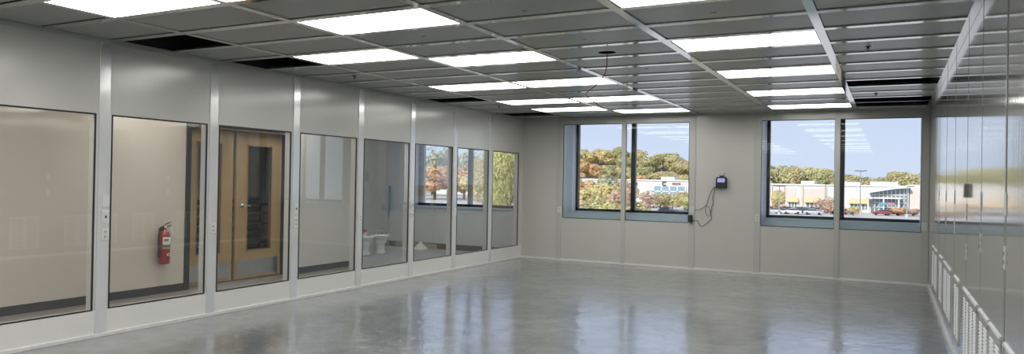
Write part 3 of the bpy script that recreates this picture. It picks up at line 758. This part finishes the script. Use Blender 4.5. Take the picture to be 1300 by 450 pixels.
# lot trees before the second building
for a, Y, h, w, lf, fm, d in ((-.1285, 205, 6.2, 5.0, 'leaf_yellow', 1, 'round yellow tree in the car park before the tan awnings'), (-.066, 200, 4.6, 5, 'leaf_rust', 4, 'bare russet tree left of the post in the second window'), (-.078, 206, 4.2, 4.6, 'leaf_rust', 4, 'second bare russet tree among the parked cars'), (-.0405, 196, 2.6, 3.2, 'leaf_yellow', 2, 'small yellow bush beside the lamp post'), (-.146, 210, 4.4, 4.4, 'leaf_rust', 4, 'bare russet tree at the left jamb of the second window'), (.010, 207, 2.4, 5.0, 'leaf_orange', 2, 'low orange bush before the glass entrance'), (.024, 207, 2.2, 4.5, 'leaf_rust', 2, 'low russet bush under the pale end block')): tree(a * Y, Y, LOT, h, w, lf, fm, d)

# --- low white building with blue glass (first window)
Y1 = 230
o = thing('commercial_building', 'long low white building with a dark C mark and blue glass band', 'building', (0, Y1, LOT))
Z = lambda z: z - LOT
m = MB(); m.box((-150, 0, 0), (-53, 26, Z(2.75))); m.build('wall', 'bldg_white', o)
MB().box((-65, -.3, Z(2.4)), (-60.6, 4, Z(3.75))).build('parapet', 'bldg_trim', o)
m = MB(); m.box((-150, -.4, Z(2.5)), (-53, 0, Z(2.85))); m.build('coping', 'bldg_trim', o)
g = MB().box((-67.4, -.25, Z(-2.6)), (-57.2, .1, Z(.75))).build('window_band', 'bldg_blueglass', o)
m = MB()
for i in range(5): m.box((-67.5 + i * 2.55, -.4, Z(-2.7)), (-67.1 + i * 2.55, -.2, Z(.85)))
m.box((-67.5, -.4, Z(-1.0)), (-57, -.2, Z(-.7))); m.build('mullions', 'bldg_trim', g)
m = MB(); m.box((-102.5, -.3, Z(-.6)), (-101.0, .1, Z(.9))); m.box((-80.2, -.3, Z(-.3)), (-79, .1, Z(1.0))); m.build('dark_window', 'bldg_glass', o)
# dark C-shaped mark and reddish sign, dark figure mark further left
def arc_mark(cx, cz, r0, r1, a0, a1, y, n=14):
    m = MB(); pts = [(cx + r1 * math.cos(a0 + (a1 - a0) * i / n), cz + r1 * math.sin(a0 + (a1 - a0) * i / n)) for i in range(n + 1)]
    pts += [(cx + r0 * math.cos(a1 + (a0 - a1) * i / n), cz + r0 * math.sin(a1 + (a0 - a1) * i / n)) for i in range(n + 1)]
    m.prism(pts, 'y', y, y + .2); return m
arc_mark(-63.9, Z(1.6), .38, .78, .7, 2 * PI - .7, -.3).build('letter_mark', 'sign_dark', o)
sgn = MB().box((-61.4, -.28, Z(1.35)), (-58.7, -.05, Z(1.95))).build('sign_panel', 'sign_red', o)
m = MB()
for i in range(6): m.box((-61.25 + i * .42, -.34, Z(1.5)), (-61.0 + i * .42, -.27, Z(1.8)))
m.build('lettering', 'sign_dark', sgn)
m = MB(); m.box((-73.6, -.3, Z(.9)), (-72.8, -.05, Z(1.9))); m.build('wall_mark', 'sign_dark', o)

# --- building with the curved entrance roof (second window)
Y2 = 225
o = thing('retail_building', 'long white retail building with a curved roof over its glass entrance', 'building', (0, Y2, LOT))
m = MB(); m.box((-46, 0, 0), (4.6, 26, Z(2.1))); m.box((4.6, -.6, 0), (48, 26, Z(2.5))); m.build('wall', 'bldg_white', o)
m = MB()
for a, b, z in ((-22.8, -19.2, 3.1), (-12.8, -7.4, 2.95), (-5.0, 1.8, 3.15), (-40, -33, 3.0)): m.box((a, .2, Z(1.9)), (b, 9, Z(z)))
m.build('parapet', 'bldg_trim', o)
m = MB(); m.box((-46, -.35, Z(1.8)), (4.6, 0, Z(2.2))); m.build('coping', 'bldg_trim', o)
m = MB()
for x in (-31.0, -27.6, -22.6, -16.4, -13.2): m.box((x - .45, -.5, 0), (x + .45, 0, Z(1.5)))
m.build('pilaster', 'bldg_pink', o)
m = MB()
for a, b in ((-29.8, -24), (-21.8, -17.0)): m.box((a, -.12, Z(-4.4)), (b, .1, Z(.9)))
m.build('inset_panel', 'bldg_pink', o)
for a, b in ((-26.4, -23.4), (-21.7, -17.9), (-10.2, -4.9)):
    MB().prism([(-1.3, Z(-3.0)), (-.05, Z(-3.0)), (-.05, Z(-1.55))], 'x', a, b).build('awning', 'awning', o)
    m = MB(); m.box((a + .3, -.15, Z(-4.6)), (b - .3, .05, Z(-3.1))); w = m.build('shop_window', 'bldg_glass', o)
    m = MB(); n = 3 if b - a < 4 else 5
    for i in range(n + 1):
        x = a + .3 + (b - a - .6) * i / n; m.box((x - .14, -.25, Z(-4.7)), (x + .14, -.1, Z(-3.0)))
    m.build('window_bars', 'bldg_trim', w)
# glass entrance with its grid
g = MB().prism([(-4.2, 0), (4.3, 0), (4.3, Z(1.55)), (.6, Z(1.1)), (-2.2, Z(.55)), (-4.2, Z(.1))], 'y', -1.0, -.02).build('entrance_glass', 'bldg_glass', o)
m = MB()
for i in range(9): m.box((-3.8 + i * 1.0, -1.2, 0), (-3.62 + i * 1.0, -.95, Z(.15 + .16 * i)))
for z in (-5.4, -3.9, -2.6, -1.3, -.5): m.box((-4.2, -1.2, Z(z)), (4.3, -.95, Z(z + .22)))
m.build('mullions', 'bldg_trim', g)
top = [(-5.2, .5), (-2.2, 1.05), (.6, 1.6), (2.5, 1.85), (4.6, 2.0)]
pts = [(x, Z(z)) for x, z in top] + [(x, Z(z - .45)) for x, z in reversed(top)]
MB().prism(pts, 'y', -3.2, 2).build('curved_roof', 'bldg_trim', o)
MB().box((-6.0, -3.5, Z(-1.45)), (2.6, -.9, Z(-1.1))).build('canopy', 'bldg_trim', o)
for x in (-5.4, -1.6, 2.0): MB().box((x - .18, -3.3, 0), (x + .18, -2.9, Z(-1.4))).build('canopy_post', 'bldg_trim', o)
sgn = MB().box((-2.8, -3.7, Z(-3.1)), (1.0, -3.3, Z(-2.5))).build('fascia_sign', 'car_skyblue', o)
MB().box((-.6, -3.75, Z(-3.1)), (.9, -3.65, Z(-2.5))).build('sign_red_half', 'sign_red', sgn)
MB().box((4.7, -.75, 0), (8.5, -.58, Z(1.3))).build('end_panel', 'bldg_pink', o)

# lamp posts in the car parks
def lamp_post(x, y, h, double, label):
    o = thing('lamp_post', label, 'lamp post', (x, y, LOT), 0, 'car park lamp posts')
    MB().tube([(0, 0, 0), (0, 0, h)], [.16, .10], 8).build('pole', 'pole_grey', o)
    MB().lathe([(.35, 0), (.35, .7), (.2, .75)], seg=12).build('footing', 'asphalt', o)
    for s in ((-1, 1) if double else (1,)):
        MB().prism([(0, h - .12), (s * 1.5, h - .02), (s * 1.5, h + .16), (0, h + .06)], 'y', -.2, .2).build('lamp_head', 'dark_metal', o)
lamp_post(-28.1 * .82, 221 * .82, 6.9, True, 'dark twin-headed lamp post before the tan awnings')
lamp_post(-6.95, 212, 11.2, True, 'tall lamp post rising above the roof beside the curved entrance')
lamp_post(4.0 * .88, 225 * .88, 7.3, False, 'thin lamp post in front of the curved roof end')
lamp_post(-56.0, 150, 9.2, False, 'pale lamp post standing before the trees in the first window')
lamp_post(-57.5, 142, 7.8, False, 'lamp post nearer the left jamb of the first window')
lamp_post(-15.6, 215, 7.6, False, 'thin lamp post left of the post in the second window')

# cars
def make_car():
    o = thing('car', 'x', 'car')
    m = MB(); side = [(-2.2, .32), (2.2, .32), (2.25, .62), (2.1, .86), (1.15, .98), (-1.75, 1.0), (-2.2, .9), (-2.27, .6)]
    m.prism(side, 'y', -.88, .88); m.build('body', 'car_white', o, bevel=.08)
    m = MB(); m.prism([(1.12, .95), (.35, 1.42), (-1.1, 1.45), (-1.8, .97)], 'y', -.74, .74); m.build('cabin', 'car_glass', o, bevel=.05)
    m = MB(); m.prism([(.32, 1.40), (.3, 1.47), (-1.1, 1.50), (-1.15, 1.43)], 'y', -.72, .72); m.build('roof_panel', 'car_white', o, bevel=.03)
    for x in (-1.35, 1.38):
        for y in (-.82, .82): MB().lathe([(.33, -.10), (.33, .10)], (x, y, .33), 16, axis='y').build('wheel', 'tyre', o)
    return o
cars = [(-.1365, 206, 'car_red', 'red car at the left end of the row before the awnings'), (-.1290, 206, 'car_red', 'second red car in the row before the awnings'), (-.1215, 207, 'car_white', 'white car beside the red ones before the awnings'), (-.1140, 206, 'car_blue', 'blue car right of the white one before the awnings'), (-.1065, 208, 'car_silver', 'silver car in the middle of the row before the awnings'), (-.0990, 206, 'car_blue', 'blue car in the middle of the row before the awnings'), (-.0915, 207, 'car_white', 'white car right of the second blue one'), (-.0840, 206, 'car_silver', 'silver car near the russet trees'), (-.0770, 208, 'car_maroon', 'maroon car beside the window post'),
        (-.1180, 214, 'car_dark', 'dark car in the back row before the awnings'), (-.1030, 214, 'car_white', 'white car in the back row before the awnings'), (-.0880, 214, 'car_dark', 'dark car in the back row near the russet trees'),
        (-.0560, 203, 'car_red', 'bright red car just right of the window post'), (-.0485, 204, 'car_skyblue', 'light blue car beside the yellow bush'), (-.0085, 206, 'car_maroon', 'maroon car before the glass entrance'), (.0020, 208, 'car_red', 'red car right of the maroon one at the entrance'), (.0190, 214, 'car_dark', 'dark car before the pale end block'),
        (-.1330, 193, 'car_silver', 'silver car in the front row at the left jamb'), (-.1230, 194, 'car_maroon', 'maroon car in the front row before the awnings'), (-.1120, 193, 'car_white', 'white car in the front row before the awnings'), (-.0990, 194, 'car_dark', 'dark car in the front row before the awnings'), (-.0860, 193, 'car_silver', 'silver car in the front row near the russet trees'),
        (-.254, 150, 'car_skyblue', 'light blue car above the sill of the first window'), (-.2475, 162, 'car_blue', 'blue car parked behind the light blue one'), (-.272, 172, 'car_dark', 'dark car left of the blue cars in the first window'), (-.297, 205, 'car_white', 'white car at the back of the first window lot'), (-.288, 206, 'car_silver', 'silver car beside the white one at the back of the lot')]
car0 = make_car()
for i, (a, Y, mt, lab) in enumerate(cars):
    rz = R.uniform(-.25, .25) + (PI if i % 3 else 0)
    if i == 0: src = car0
    loc = (a * Y, Y, LOT)
    if i == 0:
        car0.location = loc; car0.rotation_euler = (0, 0, rz); car0['label'] = lab; car0['group'] = 'parked cars'
        for ch in car0.children:
            if ch.name.split('.')[0] in ('body', 'roof_panel'): ch.material_slots[0].link = 'OBJECT'; ch.material_slots[0].material = MATS[mt]
    else: dup(car0, loc, rz, lab, 'parked cars', {'body': mt, 'roof_panel': mt})

# ------------------------------------------------------------------ light and sky
w = bpy.data.worlds.new('sky'); SC.world = w; w.use_nodes = True; nt = w.node_tree
bg = nt.nodes['Background']
tc = N(nt, 'ShaderNodeTexCoord'); sp = N(nt, 'ShaderNodeSeparateXYZ'); L(nt, tc, 'Generated', sp, 0)
rp = N(nt, 'ShaderNodeValToRGB'); L(nt, sp, 'Z', rp, 0)
rp.color_ramp.elements[0].position = 0.0; rp.color_ramp.elements[0].color = (.64, .71, .90, 1)
rp.color_ramp.elements[1].position = .6; rp.color_ramp.elements[1].color = (.42, .53, .78, 1)
e = rp.color_ramp.elements.new(.16); e.color = (.57, .65, .88, 1)
L(nt, rp, 0, bg, 0); bg.inputs[1].default_value = 1.18
s = bpy.data.lights.new('sun', 'SUN'); s.energy = 4.4; s.angle = .02; s.color = (1, .96, .88)
so = bpy.data.objects.new('sun', s); COL.objects.link(so)
so.rotation_euler = Vector((.25, .85, -.55)).to_track_quat('-Z', 'Y').to_euler()

# ------------------------------------------------------------------ camera
F, YAW, PITCH, ROLL = 933.03, .4757, .0060, .0176
fw = Vector((-math.sin(YAW) * math.cos(PITCH), math.cos(YAW) * math.cos(PITCH), math.sin(PITCH)))
r0 = Vector((math.cos(YAW), math.sin(YAW), 0)); u0 = r0.cross(fw)
rt = math.cos(ROLL) * r0 + math.sin(ROLL) * u0; up = -math.sin(ROLL) * r0 + math.cos(ROLL) * u0
cd = bpy.data.cameras.new('camera'); cam = bpy.data.objects.new('camera', cd); COL.objects.link(cam)
cd.sensor_fit = 'HORIZONTAL'; cd.sensor_width = 36; cd.lens = F / 1300 * 36; cd.clip_start = .05; cd.clip_end = 1500
cam.matrix_world = Matrix(((rt.x, up.x, -fw.x, 0), (rt.y, up.y, -fw.y, 0), (rt.z, up.z, -fw.z, EYE), (0, 0, 0, 1)))
SC.camera = cam
SC.view_settings.view_transform = 'Standard'; SC.view_settings.look = 'None'; SC.view_settings.exposure = 0; SC.view_settings.gamma = 1
SC.view_settings.use_curve_mapping = False
SC.cycles.max_bounces = 14; SC.cycles.diffuse_bounces = 6; SC.cycles.glossy_bounces = 5; SC.cycles.transparent_max_bounces = 24
SC.cycles.sample_clamp_indirect = 6.0; SC.cycles.caustics_reflective = False; SC.cycles.caustics_refractive = False
SC.cycles.use_denoising = True
